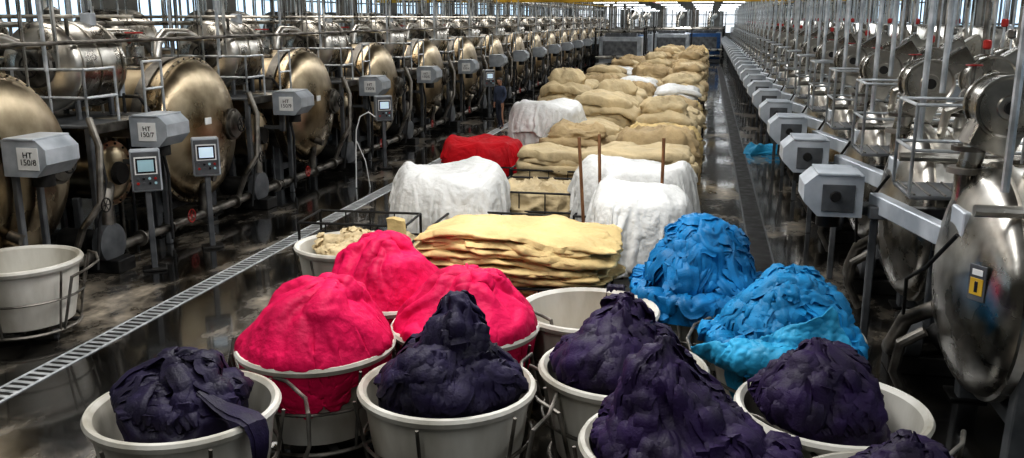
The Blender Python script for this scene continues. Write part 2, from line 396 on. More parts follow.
m=MB(); housing(m,0,0,0,1,boxmat); m.box((-.6,0,.02),(.7,.42,.3),steel); m.box((-.25,.2,-1.0),(.08,.08,2.0),cast); m.box((-.25,-.2,-1.0),(.08,.08,2.0),cast)
m.box((.06,-.315,.0),(.30,.008,.28),whiteM)
wo=m.obj('winch_housing',(-8.2,9.85,2.0)); text('HT\n150/8',(.06,-.322,.0),.105,(pi/2,0,0),wo)

# ------------------------------------------------------------ right dyeing machine
def right_machine():
    m=MB(); R=1.02; zc=1.42
    p=head(R,.36,14)+[(.37,R+.04),(.45,R+.04),(.455,R)]+bands(R,5,(.62,1.5,2.6,3.8),0)+tailhead(5.6,R,.36)
    m.lathe(p,(0,0,zc),(1,0,0),steel,64)
    for x in(.55,3.6):
        for s in(-1,1): m.box((x,s*.78,.55),(.2,.16,1.1),cast,rx=-s*.08); m.box((x,s*.8,.015),(.34,.34,.03),dark)
        m.box((x,0,.4),(.14,1.6,.14),cast)
    m.box((.02,1.0,1.70),(.14,2.3,.2),boxmat,rz=.22); m.box((.3,-.1,1.98),(.5,.4,.22),boxmat)
    m.box((.42,1.9,1.62),(1.5,.16,.14),cast)
    housing(m,-.72,2.1,1.80,-1,boxmat)
    m.box((-.3,2.1,1.62),(.5,.3,.1),cast)
    for x in(-.25,.4): m.box((x,1.95,.8),(.08,.08,1.6),cast)
    m.box((.75,1.5,1.95),(1.7,.85,.04),cast)
    for k in range(12): m.box((-.05+k*.145,1.5,1.975),(.02,.82,.02),steel_d,bev=.003)
    rail(m,(-.1,1.1,0),(-.1,1.9,0),1.97,.9,railw,1,.018); rail(m,(-.1,1.1,0),(1.5,1.1,0),1.97,.9,railw,2,.018)
    rail(m,(-.1,1.9,0),(1.5,1.9,0),1.97,.9,railw,2,.018)
    for x,y,z,rr_ in((.42,.25,2.95,.26),(1.12,.35,3.0,.26),(2.1,.2,3.0,.26)):
        m.lathe([(0,0),(0,.1),(.02,.11),(.02,rr_*.93),(.0,rr_),(.0,rr_+.02),(.05,rr_+.02),(.05,rr_),(.36,rr_),(.36,rr_+.02),(.42,rr_+.02),(.42,0)],(x,y-.2,z),(0,1,0),steel,32)
        m.box((x-rr_*.2,y,z-.2),(rr_*1.5,.34,.42),steel,ry=.35)
        m.tube([(x-.18,y,z-.3),(x-.24,y,z-.6),(x-.24,y,2.1)],.10,steel,14)
        m.lathe([(0,.10),(0,.15),(.04,.15),(.04,.10)],(x-.24,y,2.55),(0,0,1),steel_d,16)
        m.lathe([(0,.10),(0,.17),(.05,.17),(.05,.10)],(x-.24,y,2.35),(0,0,1),steel_d,16)
        m.box((x+.22,y+.0,z+.2),(.5,.26,.22),steel,ry=-.6); m.cyl((x,y-.24,z),(x,y-.2,z),.06,dark,14)
    m.lathe(head(.42,.14,8)+bands(.42,2,(.4,1.3),0)+tailhead(1.9,.42,.14),(2.9,.3,3.1),(1,0,0),steel,28)
    m.cyl((-.0,-.75,2.2),(4.4,-.75,2.2),.05,steel,10); m.cyl((.3,.9,2.35),(4.4,.9,2.35),.07,steel,10)
    m.tube([(.5,-.3,2.35),(.5,-.5,2.7),(.9,-.6,2.9),(2.0,-.6,2.9)],.05,steel,10)
    m.tube([(.12,.5,1.0),(-.1,.7,.8),(-.15,.9,.5),(-.1,1.3,.3),(.6,1.5,.25),(3,1.5,.25)],.075,steel_d,12)
    m.tube([(-.03,.2,.85),(-.22,.25,.7),(-.25,.3,.4),(-.1,.3,.1)],.05,steel_d,10)
    m.lathe([(0,0),(0,.12),(.05,.26),(.2,.26),(.25,.12),(.25,0)],(.0,1.45,.4),(1,0,0),cast,20)
    m.lathe([(0,.06),(.12,.16),(.5,.16),(.55,.08)],(.28,1.45,.4),(1,0,0),dark,18); m.box((.3,1.45,.1),(.8,.36,.2),dark)
    m.wheel((.7,-.6,3.2),.08,red,'Z'); m.cyl((.7,-.6,2.9),(.7,-.6,3.2),.02,steel_d,8)
    m.box((1.9,-.8,2.5),(.3,.16,.4),boxmat)
    m.tube([(-.05,-.55,1.95),(-.2,-.3,1.6),(-.24,.2,1.35),(-.16,.55,.9)],.018,dark,8)
    rr=random.Random(9)
    for k in range(24):
        x=.1+rr.random()*4.4; y=rr.choice([-.9,.95,.6,-.6,1.9])+rr.uniform(-.1,.1); z0=rr.choice([2.4,2.4,2.9])
        m.cyl((x,y,z0),(x,y,rr.choice([7.4,7.4,4.6,4.4])),rr.choice([.014,.02,.032]),rr.choice([steel,railw,steel_d,railw]),8)
        if k%5==0: m.lathe([(0,.03),(.02,.05),(.1,.05),(.12,.03)],(x,y,3.3+.3*rr.random()),(0,0,1),rr.choice([red,steel_d,boxmat]),10)
    return m.mesh('rm')
RM=right_machine()
for k in range(27):
    o=put(RM,'overflow_dyeing_machine',(2.15,8.4+2.95*k,0))
    if k==0:
        q=MB(); q.box((0,0,0),(.16,.012,.3),cast,bev=.003); q.box((0,-.008,-.03),(.12,.006,.14),yellow,bev=.002)
        q.box((0,-.012,-.03),(.03,.004,.09),black,bev=.001); q.box((0,-.008,.09),(.1,.006,.05),whiteM,bev=.002)
        q.obj('warning_plate',(.09,-.74,1.6),-.95,o)

def panel(loc,rz=.6,scr=screenE):
    e=empty('control_panel',loc,rz)
    m=MB(); m.box((0,0,1.52),(.42,.22,.62),boxmat,bev=.02); m.box((0,-.115,1.52),(.37,.01,.56),cast,bev=.004)
    m.box((0,-.122,1.6),(.31,.012,.26),whiteM,bev=.004); m.box((0,-.127,1.6),(.27,.012,.22),black,bev=.004)
    for i in range(4):
        for j in range(2): m.cyl((-.12+i*.08,-.12,1.34+j*.07),(-.12+i*.08,-.135,1.34+j*.07),.02,(red,cast,black,greenE)[(i+j)%4],10)
    m.box((0,.0,.62),(.09,.09,1.24),cast); m.box((0,0,.02),(.34,.3,.04),dark)
    m.obj('cabinet',(0,0,0),0,e); s=MB(); s.box((0,-.135,1.6),(.22,.006,.17),scr,bev=.002); s.obj('screen',(0,0,0),0,e)
for l in((-7.85,13.1,0),(-7.8,21.3,0),(-7.9,33,0)): panel(l)
panel((-8.0,11.7,0),.6,greenE)

# ------------------------------------------------------------ bins
def bin_mesh():
    m=MB()
    m.lathe([(.17,0),(.17,.50),(.19,.54),(.5,.60),(.84,.645),(.86,.685),(.90,.70),(.925,.685),(.93,.655),(.90,.625),(.5,.575),(.24,.52),(.22,.0)],(0,0,0),(0,0,1),plastic,56)
    sh=m.mesh('shell')
    f=MB(); f.ring((0,0,.13),.60,.02,steel_d,n=36); f.ring((0,0,.52),.665,.015,steel_d,n=36)
    for k in range(6):
        t=2*pi*k/6+.3; c_,s_=cos(t),sin(t)
        f.tube([(.60*c_,.60*s_,.13),(.66*c_,.66*s_,.5),(.715*c_,.715*s_,.8),(.725*c_,.725*s_,.86)],.014,steel_d,8)
    f.box((0,0,.13),(1.2,.07,.04),dark); f.box((0,0,.13),(.07,1.2,.04),dark)
    f.tube([(.52,.58,.2),(.62,.68,.6),(.66,.62,.82),(.78,.40,.84),(.86,0,.84),(.78,-.40,.84),(.66,-.62,.82),(.62,-.68,.6),(.52,-.58,.2)],.016,steel_d,8)
    for k in range(4):
        t=pi/2*k+pi/4; x,y=.54*cos(t),.54*sin(t)
        f.box((x,y,.11),(.07,.09,.04),cast); 
        for s in(-.025,.025): f.box((x+s,y,.08),(.008,.05,.08),cast)
        f.cyl((x-.018,y,.055),(x+.018,y,.055),.055,rubber,16)
    return sh,f.mesh('frame')
SH,FR=bin_mesh()
def ridge(v): return 1-abs(noise.noise(v))*2.2
def sm(a,b,x):
    x=max(0,min(1,(x-a)/(b-a))); return x*x*(3-2*x)
def heap(mat,h,seed,Rm=.6,peak=(0,0),off=(0,0),pw=1.5,ns=50,nt=110,strands=90,swirl=.3,amp=1,tr=(.03,.06),over=0,oa=None,ow=1.2,ln=(12,30),flat=.42,lob=(4,5,6),la=.28,seg=14,liftr=(-.01,.03),infl=0):
    """heaped cloth: lumpy core wrapped by overlapping pleated folds of fabric"""
    sd=seed*7.31; o=Vector((sd,sd*.3,0))
    def OV(th):
        if not over: return 0
        if oa is None: return 1
        d=abs((th-oa+pi)%(2*pi)-pi); return 1-sm(ow*.7,ow,d)
    def surf(th,s):
        wob=1+.10*noise.noise(Vector((cos(th)*1.5+sd,sin(th)*1.5,1.7)))
        if s<.7:
            q=s/.7; r=Rm*wob*q; z=h*(1-q**pw)
        else:
            q=(s-.7)/.3; r=Rm*wob-.03*q; z=-.4*q
            w=OV(th)
            if w>0:
                r2=Rm*wob+(.76-Rm*wob)*sin(min(1,q*2)*pi/2); z2=.05-over*max(0,q-.4)*1.6
                r=r*(1-w)+r2*w; z=z*(1-w)+z2*w
        f=max(0,1-s/.7); g=1 if s<.7 else max(0,1-(s-.7)/.12)
        x=r*cos(th)+peak[0]*f+off[0]*g; y=r*sin(th)+peak[1]*f+off[1]*g
        p=Vector((x,y,z))
        dirn=Vector((cos(th)*(.45+.5*s),sin(th)*(.45+.5*s),.75)).normalized()
        q=p+noise.noise_vector(p*2.2+o)*.5
        a=(.06*ridge(q*3.5+o)+.03*ridge(q*9+o*2)+.13*noise.noise(p*2.2+o))*amp
        if s>.66: a*=max(.15,1-(s-.66)*3)
        return p+dirn*(a-.05+infl)
    m=MB(); V=[surf(0,.001)];F=[]
    for i in range(1,ns+1):
        for j in range(nt): V.append(surf(2*pi*j/nt,i/ns))
    for j in range(nt): F.append((0,1+j,1+(j+1)%nt))
    for i in range(ns-1):
        for j in range(nt):
            k=(j+1)%nt; a=1+i*nt; b_=a+nt; F.append((a+j,b_+j,b_+k,a+k))
    m.add(V,F,mat)
    rn=random.Random(seed)
    for k in range(strands):
        th=rn.random()*6.28; s=.5*rn.random()**.7+.02; rr_=s/.7*Rm; x,y=rr_*cos(th),rr_*sin(th)
        hd=th+rn.uniform(-1.2,1.2)*(.5+swirl*2.5); pts=[]; nr=[]; L=rn.randint(*ln); st=rn.uniform(.022,.032); lift=rn.uniform(*liftr)
        for i in range(L):
            r=math.hypot(x,y); s=r/Rm*.7; th=math.atan2(y,x)
            if s>(.98 if OV(th)>.5 else .73): break
            p=surf(th,max(.01,s)); up=Vector((cos(th)*(.2+s),sin(th)*(.2+s),.8)).normalized()
            pts.append(p+up*lift); nr.append(up)
            out=th+(1.3 if (k%2) else -1.3)*swirl
            d=(out-hd+pi)%(2*pi)-pi
            hd+=d*(.22-.12*swirl)+1.0*noise.noise(Vector((i*.22,k*3.3,sd)))*(.3+swirl)
            x+=st*cos(hd); y+=st*sin(hd)
        if len(pts)>5: m.tube(pts,rn.uniform(*tr),mat,seg,False,flat,rn.choice(lob),rn.uniform(-.10,.10),True,nr,la)
    return m.mesh('fabric_heap',80)

SIM=[]; COLL=[]; NG=[0]
def new_group():
    NG[0]+=1; c=bpy.data.collections.new('g%d'%NG[0]); return c
def sim_cloth(center,zt,sx,sy,res,mat,parent,grp,seed=0,grow=-.06,name='draped_cloth',stiff=60,bend=.05,disc=False,rz=None):
    V=[];F=[];n=res
    for i in range(n+1):
        for j in range(n+1):
            x=-1+2*i/n; y=-1+2*j/n
            if disc:
                x,y=x*math.sqrt(1-y*y/2),y*math.sqrt(1-x*x/2); k=1+.12*noise.noise(Vector((x*1.6+seed,y*1.6,0))); x*=k;y*=k
            V.append((x*sx/2,y*sy/2,.08*noise.noise(Vector((x*4+seed,y*4,seed)))+.03*noise.noise(Vector((x*12+seed,y*12,seed)))))
    for i in range(n):
        for j in range(n): a=i*(n+1)+j; F.append((a,a+n+1,a+n+2,a+1))
    me=bpy.data.meshes.new('c'); me.from_pydata(V,[],F); me.materials.append(mat); me.polygons.foreach_set('use_smooth',[True]*len(F))
    o=bpy.data.objects.new('c',me); COL.objects.link(o); o.location=(center[0],center[1],zt); o.rotation_euler=(0,0,seed*1.3 if rz is None else rz)
    md=o.modifiers.new('cl','CLOTH'); s=md.settings; s.quality=5; s.mass=.25; s.tension_stiffness=stiff; s.compression_stiffness=stiff; s.shear_stiffness=stiff*.3; s.bending_stiffness=bend
    s.tension_damping=8; s.compression_damping=8; s.air_damping=1.2; s.shrink_min=grow
    cs=md.collision_settings; cs.distance_min=.012; cs.collision_quality=2; cs.use_self_collision=False; cs.collection=grp
    md.point_cache.frame_start=1; md.point_cache.frame_end=60
    SIM.append((o,name,parent,mat))
def sim_coll(me,loc,grp,rz=0,fric=8):
    o=bpy.data.objects.new('k',me); COL.objects.link(o); grp.objects.link(o); o.location=loc; o.rotation_euler=(0,0,rz)
    md=o.modifiers.new('co','COLLISION'); o.collision.thickness_outer=.015; o.collision.cloth_friction=fric; o.collision.damping=.3
    COLL.append(o); return o
m=MB(); m.lathe([(.3,.60),(.86,.69),(.91,.705),(.94,.67),(.91,.62),(.3,.55)],(0,0,0),(0,0,1),plastic,28); RIMC=m.mesh('rimc')
def foldmound(mat,h,seed,Rm=.66,peak=(0,0),pw=1.3,ns=30,nt=84,off=(0,0),fa=1,ff=1):
    sd=seed*3.7; V=[];F=[]; o=Vector((sd,0,0))
    def P(th,s):
        r=Rm*s; z=h*(1-s**pw); p=Vector((r*cos(th)+peak[0]*(1-s)+off[0],r*sin(th)+peak[1]*(1-s)+off[1],z))
        w=.8*noise.noise(p*2.2+o)
        a=.11*ridge(Vector((cos(th+w)*1.7*ff+sd,sin(th+w)*1.7*ff,s*1.2)))+.055*ridge(Vector((cos(th+w)*3.6*ff+9,sin(th+w)*3.6*ff,s*2.0+sd)))
        a=a*fa*min(1,s/.18)*(1-.5*s**3)+.15*noise.noise(p*2.3+o)*(1-.5*s)-.03
        return p+Vector((cos(th)*.6,sin(th)*.6,.7))*a*(1-.5*s**4)
    V.append(P(0,.001))
    for i in range(1,ns+1):
        for j in range(nt): V.append(P(2*pi*j/nt,i/ns))
    for j in range(nt): V.append(Vector((Rm*.92*cos(2*pi*j/nt)+off[0],Rm*.92*sin(2*pi*j/nt)+off[1],-.35)))
    for j in range(nt): F.append((0,1+j,1+(j+1)%nt))
    for i in range(ns):
        for j in range(nt): k=(j+1)%nt; a=1+i*nt; F.append((a+j,a+nt+j,a+nt+k,a+k))
    m=MB(); m.add(V,F,mat); return m.mesh('fabric_core',80)
def newbin(x,y,rz):
    e=empty('fabric_bin',(x,y,0)); put(SH,'shell',(0,0,0),rz,e); put(FR,'frame',(0,0,0),rz,e); return e
for i,(x,y,mt,h,Rm,pk,pw,rz,cr,cc,res) in enumerate([
 (-3.25,6.98,f_pink,.55,.64,(.12,.05),1.25,2.2,1.20,(-.10,-.10),100),
 (-3.15,8.50,f_pink,.58,.64,(-.05,.05),1.4,.4,1.18,(0.06,0),92),
 (-2.09,7.72,f_pink,.44,.64,(.05,.0),1.3,1.4,1.12,(.06,-.04),94)]):
    e=newbin(x,y,rz); me=foldmound(mt,h,20+i,Rm,pk,pw); g=new_group()
    put(me,'fabric_core',(0,0,.93),0,e); sim_coll(me,(x,y,.93),g,fric=5); sim_coll(RIMC,(x,y,0),g,fric=3)
    sim_cloth((x+cc[0],y+cc[1]),.93+h+.18,cr*2,cr*2,res,mt,e,g,i*1.7+.3,-.08,stiff=18,bend=.01,disc=True)
NV=dict(swirl=.26,tr=(.038,.072),ln=(14,36),flat=.34,lob=(5,6,7),la=.13,seg=18,liftr=(-.012,.022),amp=1.05)
BL=dict(strands=135,swirl=.75,tr=(.04,.075),ln=(14,34))
for i,(x,y,mt,h,Rm,pk,pw,rz,off,st,n_,kw) in enumerate([
 (.82,8.08,f_cyan2,.54,.57,(-.02,.05),1.7,2.8,(0,0),BL,0,dict(over=.2,oa=-1.9,ow=1.8)),
 (.04,9.38,f_blue,.76,.56,(0,0),1.9,1.2,(0,0),BL,0,dict(over=.25)),
 (-3.66,5.55,f_navy,.36,.45,(-.04,.05),1.4,1.0,(-.05,.05),NV,110,{}),
 (-1.86,6.32,f_navy,.66,.55,(.08,.02),1.15,.2,(.02,0),NV,150,{}),
 (-.55,6.98,f_purp,.58,.55,(-.02,.05),1.15,3.5,(-.03,0),NV,145,{}),
 (-.04,5.70,f_purp,.68,.59,(-.12,.05),1.05,.9,(-.02,0),NV,160,dict(over=.06,oa=-.6,ow=.9)),
 (1.02,6.50,f_purp,.52,.48,(-.05,.05),1.25,5.5,(-.10,.02),NV,130,{}),
 (1.25,5.12,f_purp,.46,.46,(.0,.05),1.5,5.2,(0,0),NV,110,{})]):
    e=newbin(x,y,rz); k2=dict(st); k2.update(kw)
    if n_: k2['strands']=n_
    put(heap(mt,h,63+i,Rm,pk,off,pw,**k2),'fabric_heap',(0,0,.93),0,e)
    if mt is f_cyan2:
        k2.update(strands=0,ns=24,nt=56,infl=.03); hm=heap(mt,h,63+i,Rm,pk,off,pw,**k2)
        g=new_group(); sim_coll(hm,(x,y,.93),g,fric=6); sim_coll(RIMC,(x,y,0),g,fric=4)
        sim_cloth((x-.10,y-.42),1.75,1.35,1.05,72,f_cyan,e,g,.9,-.08,stiff=18,bend=.01,rz=.2)
    if i==2:
        m=MB(); m.tube([(.20,-.10,1.08),(.38,-.14,1.0),(.52,-.18,.975),(.62,-.2,.965),(.69,-.23,.94),(.73,-.25,.86),(.735,-.26,.74),(.72,-.26,.60),(.715,-.25,.52)],.085,f_navy,24,False,.28,8,.05,True,[Vector((.1,0,1))]*4+[Vector((.7,-.2,.6))]+[Vector((1,-.3,0))]*4,.14)
        m.obj('hanging_tail',(0,0,0),0,e)
for x,y,rz in((-1.02,8.42,1.1),(-4.31,10.4,2.0),(-7.85,8.85,.5)):
    e=newbin(x,y,rz)
    if x>-2:
        m=MB(); V=[];F=[]
        pr=[(-.05,-.35),(.0,-.05),(.03,.06),(.07,.08),(.11,.04),(.12,-.2),(.125,-.5)]
        for a,z in pr:
            for j in range(9): V.append((-.09+j*.022+ .01*sin(z*9+j),a+.01*sin(j*2.1),z))
        for i in range(len(pr)-1):
            for j in range(8): F.append((i*9+j,i*9+j+1,(i+1)*9+j+1,(i+1)*9+j))
        m.add(V,F,f_navy); o=m.obj('hanging_cloth',(.2,.6,.90),0,e)
        mod=o.modifiers.new('t','SOLIDIFY'); mod.thickness=.02
        put(heap(f_beige,.08,40,.5,strands=20,ns=30,nt=60),'fabric_heap',(0,0,.48),0,e)
    elif x>-6: put(heap(f_cream2,.12,41,.4,(0,0),(-.1,.1),2,strands=20,ns=30,nt=60),'fabric_heap',(0,0,.85),0,e)

# ------------------------------------------------------------ fabric piles and carts
def pile(m,w,d,h,mat,seed,style='crumple',z0=.27,nt=120,nz=36,N_=9,exp=4.5):
    sd=seed*5.17; V=[];F=[]; o=Vector((sd,sd*.7,sd*.2))
    cr=.16*h+.05
    prof=[(i/12*.9,h,0) for i in range(1,12)]
    for i in range(0,7):
        t=i/6*pi/2; prof.append((.88+.12*sin(t),h-cr*(1-cos(t)),i/6))
    for i in range(1,nz+1): prof.append((1+.02*sin(i/nz*pi),(h-cr)*(1-i/nz),1))
    def se(th):
        c,s=cos(th),sin(th); k=(abs(c)**exp+abs(s)**exp)**(-1/exp); return c*k*w/2,s*k*d/2
    def P(th,r,z,side):
        x,y=se(th); p=Vector((x*r,y*r,z)); q=p+o
        lump=.10*noise.noise(q*1.3)+.05*noise.noise(q*3)
        if style=='core': dd=lump*.9+.03*ridge(q*2.6); up=lump*1.8+.10*ridge(q*2.2)
        else:
            wv=noise.noise_vector(q*1.6)*.5
            dd=.10*ridge((q+wv)*2.4)+.05*ridge((q+wv)*6)+lump*1.3; up=dd
        n=Vector((x,y,0)).normalized()
        return p+n*dd*side+Vector((0,0,up*(1-side*.8) if z>h*.5 else 0))+Vector((0,0,z0))
    V.append(P(0,.001,h,0))
    for r,z,sd_ in prof:
        for j in range(nt): V.append(P(2*pi*j/nt,r,z,sd_ if sd_>0 else 0))
    for j in range(nt): F.append((0,1+j,1+(j+1)%nt))
    for i in range(len(prof)-1):
        for j in range(nt):
            k=(j+1)%nt; a=1+i*nt; F.append((a+j,a+nt+j,a+nt+k,a+k))
    m.add(V,F,mat)
def stack(m,w,d,z0,h,n,mat,seed,nt=200,exp=7,sag=.10,jit=.05,rag=1.0,fill=.5):
    rn=random.Random(seed); sd=seed*4.3; z=z0
    def se(th,a,b):
        c,s=cos(th),sin(th); k=(abs(c)**exp+abs(s)**exp)**(-1/exp); return c*k*a,s*k*b
    for L in range(n):
        t=h/n*rn.uniform(.65,1.35); ox,oy=rn.uniform(-jit,jit)*.7,rn.uniform(-jit,jit)*.4
        a_,b_=w/2+rn.uniform(-jit,jit),d/2+rn.uniform(-jit,jit)*.6; fr=(L+1)/n
        prof=[(q,1.0) for q in(.15,.3,.45,.6,.7,.8,.87,.92,.955)]
        for i in range(1,9):
            u=i/8*pi; prof.append((.97+.03*sin(u),cos(u)))
        prof.append((.8,-1)); V=[];F=[]
        def P(th,r,zz):
            x,y=se(th,a_,b_); n1=Vector((x,y,0)).normalized()
            x*=r; y*=r
            e=Vector((x*1.3,y*1.3,sd+L*.55)); lo=noise.noise(Vector((x*.8+sd,y*.8,sd)))*.9+.5*noise.noise(Vector((x*2.1+sd,y*2.1,sd+L*.12)))
            edge=sm(.5,1,r)
            th_=t*(1+.7*noise.noise(Vector((x*2.6,y*2.6,sd+L*3.1))))
            zc=z+t*.5+lo*.11*fr+.045*noise.noise(e*1.8) - sag*fr*(abs(x)/(w/2))**3*1.0 - sag*.5*fr*(abs(y)/(d/2))**4 
            dd=edge*rag*(.10*noise.noise(Vector((x*2.0+9,y*2.0,sd+L*1.7)))+.055*noise.noise(Vector((x*5.5,y*5.5,sd+L*2.3)))+.018*noise.noise(Vector((x*16,y*16,sd+L*2))))
            zz_=zz*th_*(fill+(.56-fill)*(1-edge))
            if r<.97 and zz>0: zz_+=.018*noise.noise(Vector((x*3+sd,y*9,L)))+.035*ridge(Vector((x*1.6+sd,y*4.5+x,L)))*fr
            return Vector((x+ox,y+oy,zc+zz_))+n1*dd
        V.append(P(0,.001,1))
        for r,zz in prof:
            for j in range(nt): V.append(P(2*pi*j/nt,r,zz))
        for j in range(nt): F.append((0,1+j,1+(j+1)%nt))
        for i in range(len(prof)-1):
            for j in range(nt): k=(j+1)%nt; a=1+i*nt; F.append((a+j,a+nt+j,a+nt+k,a+k))
        m.add(V,F,mat); z+=t
def cart(m,w,d,hh=.85,mat=dark,deck=.2):
    m.box((0,0,deck),(w,d,.05),cast)
    for sx in(-1,1):
        for sy in(-1,1):
            x,y=sx*(w/2+.02),sy*(d/2+.02)
            m.cyl((x,y,deck-.05),(x,y,hh),.02,mat,8)
            wx,wy=sx*(w/2-.12),sy*(d/2-.12)
            m.box((wx,wy,deck-.05),(.09,.09,.05),dark); m.cyl((wx-.02,wy,.065),(wx+.02,wy,.065),.065,rubber,14)
            for s in(-.03,.03): m.box((wx+s,wy,.1),(.008,.06,.12),cast)
    for z in(deck+.15,hh*.65,hh):
        P=[(-w/2-.02,-d/2-.02,z),(w/2+.02,-d/2-.02,z),(w/2+.02,d/2+.02,z),(-w/2-.02,d/2+.02,z)]
        for i in range(4): m.cyl(P[i],P[(i+1)%4],.018,mat,8)
    n=int(w/.35)
    for k in range(1,n): 
        for s in(-1,1): m.cyl((-w/2+w*k/n,s*(d/2+.02),deck),(-w/2+w*k/n,s*(d/2+.02),hh),.01,mat,6)
def fcart(loc,w,d,h,mat,seed,style='stack',rz=0,hh=.8,res=(120,36),n=8,ext=.45,grow=-.1):
    e=empty('fabric_cart',loc,rz)
    m=MB(); cart(m,w,d,hh,dark); m.obj('cart_frame',(0,0,0),0,e)
    m=MB()
    if style=='stack': stack(m,w-.08,d-.08,.235,h,n,mat,seed,nt=res[0])
    elif style=='sim':
        g=new_group()
        pile(m,w-.06,d-.06,h,mat,seed,'core',.235,64,14,exp=3.2); me=m.mesh('folded_fabric',80)
        put(me,'folded_fabric',(0,0,0),0,e); sim_coll(me,loc,g,rz)
        for q in range(2):
            sim_cloth((loc[0]+(.12,-.15)[q],loc[1]+(.1,-.12)[q]),.235+h+.22+.12*q,w+2*h*ext*(1,.8)[q],d+2*h*ext*(1,.8)[q],76,mat,e,g,seed*.31+q*.25,grow,stiff=22,bend=.01)
        return e
    else: pile(m,w-.1,d-.1,h,mat,seed,style,.235,res[0],res[1])
    m.obj('folded_fabric',(0,0,0),0,e,80)
    return e
e=empty('fabric_cart',(-2.05,9.92,0),.03)
m=MB(); cart(m,2.1,1.2,.80,dark); m.obj('cart_frame',(0,0,0),0,e)
m=MB(); stack(m,2.0,1.08,.235,.62,10,f_cream,1,300,sag=.02,jit=.04,fill=.44); stack(m,2.10,1.18,.85,.50,12,f_cream,5,340,sag=.09,jit=.09,rag=1.25,fill=.44); m.obj('folded_fabric',(0,0,0),0,e,80)
fcart((-.75,11.9,0),1.25,1.5,1.12,f_white,11,'sim',.05,.7,ext=.75,grow=-.14)
fcart((-1.0,14.3,0),1.7,1.5,1.12,f_white,12,'sim',-.04,.7,ext=.6,grow=-.14)
fcart((-3.85,13.5,0),1.6,1.5,1.02,f_white,13,'sim',.1,.6,ext=.7,grow=-.14)
fcart((-4.75,19.3,0),1.6,1.6,.75,f_red,14,'sim',0,.6,ext=.5,grow=-.14)
fcart((-3.7,21.4,0),1.6,1.6,1.4,f_white,15,'sim',0,.8,ext=.5)
fcart((-2.7,15.0,0),1.3,1.4,.6,f_cream2,16,'crumple',0,.9)
fcart((-2.9,12.4,0),1.5,.9,.35,f_cream2,17,'stack',0,.85,n=4)
fcart((-4.75,11.9,0),1.5,.8,.28,f_cream2,18,'crumple',.05,.9)
fcart((-1.2,17.0,0),2.2,1.7,1.0,f_cream2,19,'stack',0,.8,n=9)
fcart((-2.9,17.8,0),1.5,1.4,.9,f_cream2,20,'stack',0,.8)
V6=[]
for i in range(10):
    m=MB(); cart(m,1.55,1.6,.75,dark)
    mt=[f_cream2,f_beige,f_cream2,f_beige,f_white,f_beige,f_cream2,f_cream,f_beige,f_cream2][i]
    if i%4==3: pile(m,1.55,1.55,1.0,mt,30+i,'crumple',.24,90,26)
    else:
        hh=.95+.13*(i%4); stack(m,1.55,1.55,.235,hh,9,mt,30+i,90,exp=5,sag=.18,jit=.12,rag=1.3)
        if i%2: pile(m,1.0,.9,.25,mt,60+i,'crumple',.22+hh,50,10)
    V6.append(m.mesh('cartpile',70))
rn=random.Random(3)
y=19.6
while y<76:
    xs=[-.95,-2.7] if y<23 else ([-.9,-2.7,-4.5] if y>26 else [-.9,-2.6])
    if y>60: xs=[-.8,-2.6]
    for x in xs:
        put(V6[rn.randrange(10)],'fabric_cart',(x+rn.uniform(-.08,.08),y+rn.uniform(-.1,.1),0),rn.uniform(-.06,.06)+pi*rn.randrange(2),None,(1,1,rn.uniform(.8,1.2)))
    y+=2.05
for (x,y,dx,dy) in((-1.62,12.95,-.15,.1),(-1.42,13.15,-.1,.3),(-.55,13.1,.0,.1)):
    m=MB(); m.tube([(0,0,.0),(dx,dy,2.0)],.025,wood,10); m.obj('wooden_pole',(x,y,0))
m=MB(); pile(m,.30,.07,.42,f_cream,60,'core',0,60,20); m.obj('hanging_cloth',(-4.05,11.4,.6))
m=MB(); pile(m,.9,.35,.14,f_cyan,61,'crumple',0,70,14); m.obj('blue_cloth',(1.75,26,.0),.2)
m=MB()
V=[];F=[]
for i in range(9):
    for j in range(9): V.append((i*.05-.2+.01*sin(j),j*.04-.16,.012+.03*max(0,noise.noise(Vector((i*.4,j*.4,0))))))
for i in range(8):
    for j in range(8): F.append((i*9+j,(i+1)*9+j,(i+1)*9+j+1,i*9+j+1))
m.add(V,F,whiteM); m.obj('paper_sheet',(2.0,7.6,0),.4)
m=MB(); m.tube([(0,0,.02),(.02,0,.8),(.05,0,1.3),(.15,0,1.6),(.35,0,1.7),(.5,0,1.6)],.015,whiteM,8); m.tube([(.25,.2,.0),(.2,.1,.6),(.03,0,1.1)],.012,whiteM,8)
m.obj('water_hose',(-7.5,18.6,0))
def dryer(body):
    m=MB()
    m.box((0,0,1.3),(3,2.4,2.2),body,bev=.05); m.box((0,-1.25,1.6),(2.4,.1,1.0),cast); m.box((0,0,2.5),(2.2,1.6,.3),cast)
    for z in(.5,1.0,2.8): m.cyl((-1.7,-1.5,z),(1.7,-1.5,z),.12,steel,16)
    for s in(-1.7,1.7): m.box((s,-1.4,1.5),(.1,.4,3),dark); m.box((s,0,.1),(.2,2.4,.2),dark)
    m.tube([(.5,0,2.6),(.5,0,3.6),(.7,.2,3.9),(.7,2,3.9)],.2,steel,14); m.cyl((-.8,0,2.6),(-.8,0,5.5),.14,steel_d,12)
    for k in range(5): m.cyl((-1.4+k*.7,-1.3,2.6),(-1.4+k*.7,-1.3,4.4),.03,railw,8)
    return m.mesh('dryer')
dg_,db_=dryer(boxmat),dryer(blue_p)
for q,(x,y) in enumerate(((-6.0,66),(-6.2,71),(-5.9,76),(-3.0,80),(-.4,83),(-6.2,83),(-3.2,87),(-.2,90),(-6.4,91))): put(db_ if q in(1,4) else dg_,'fabric_dryer',(x,y,0),0)

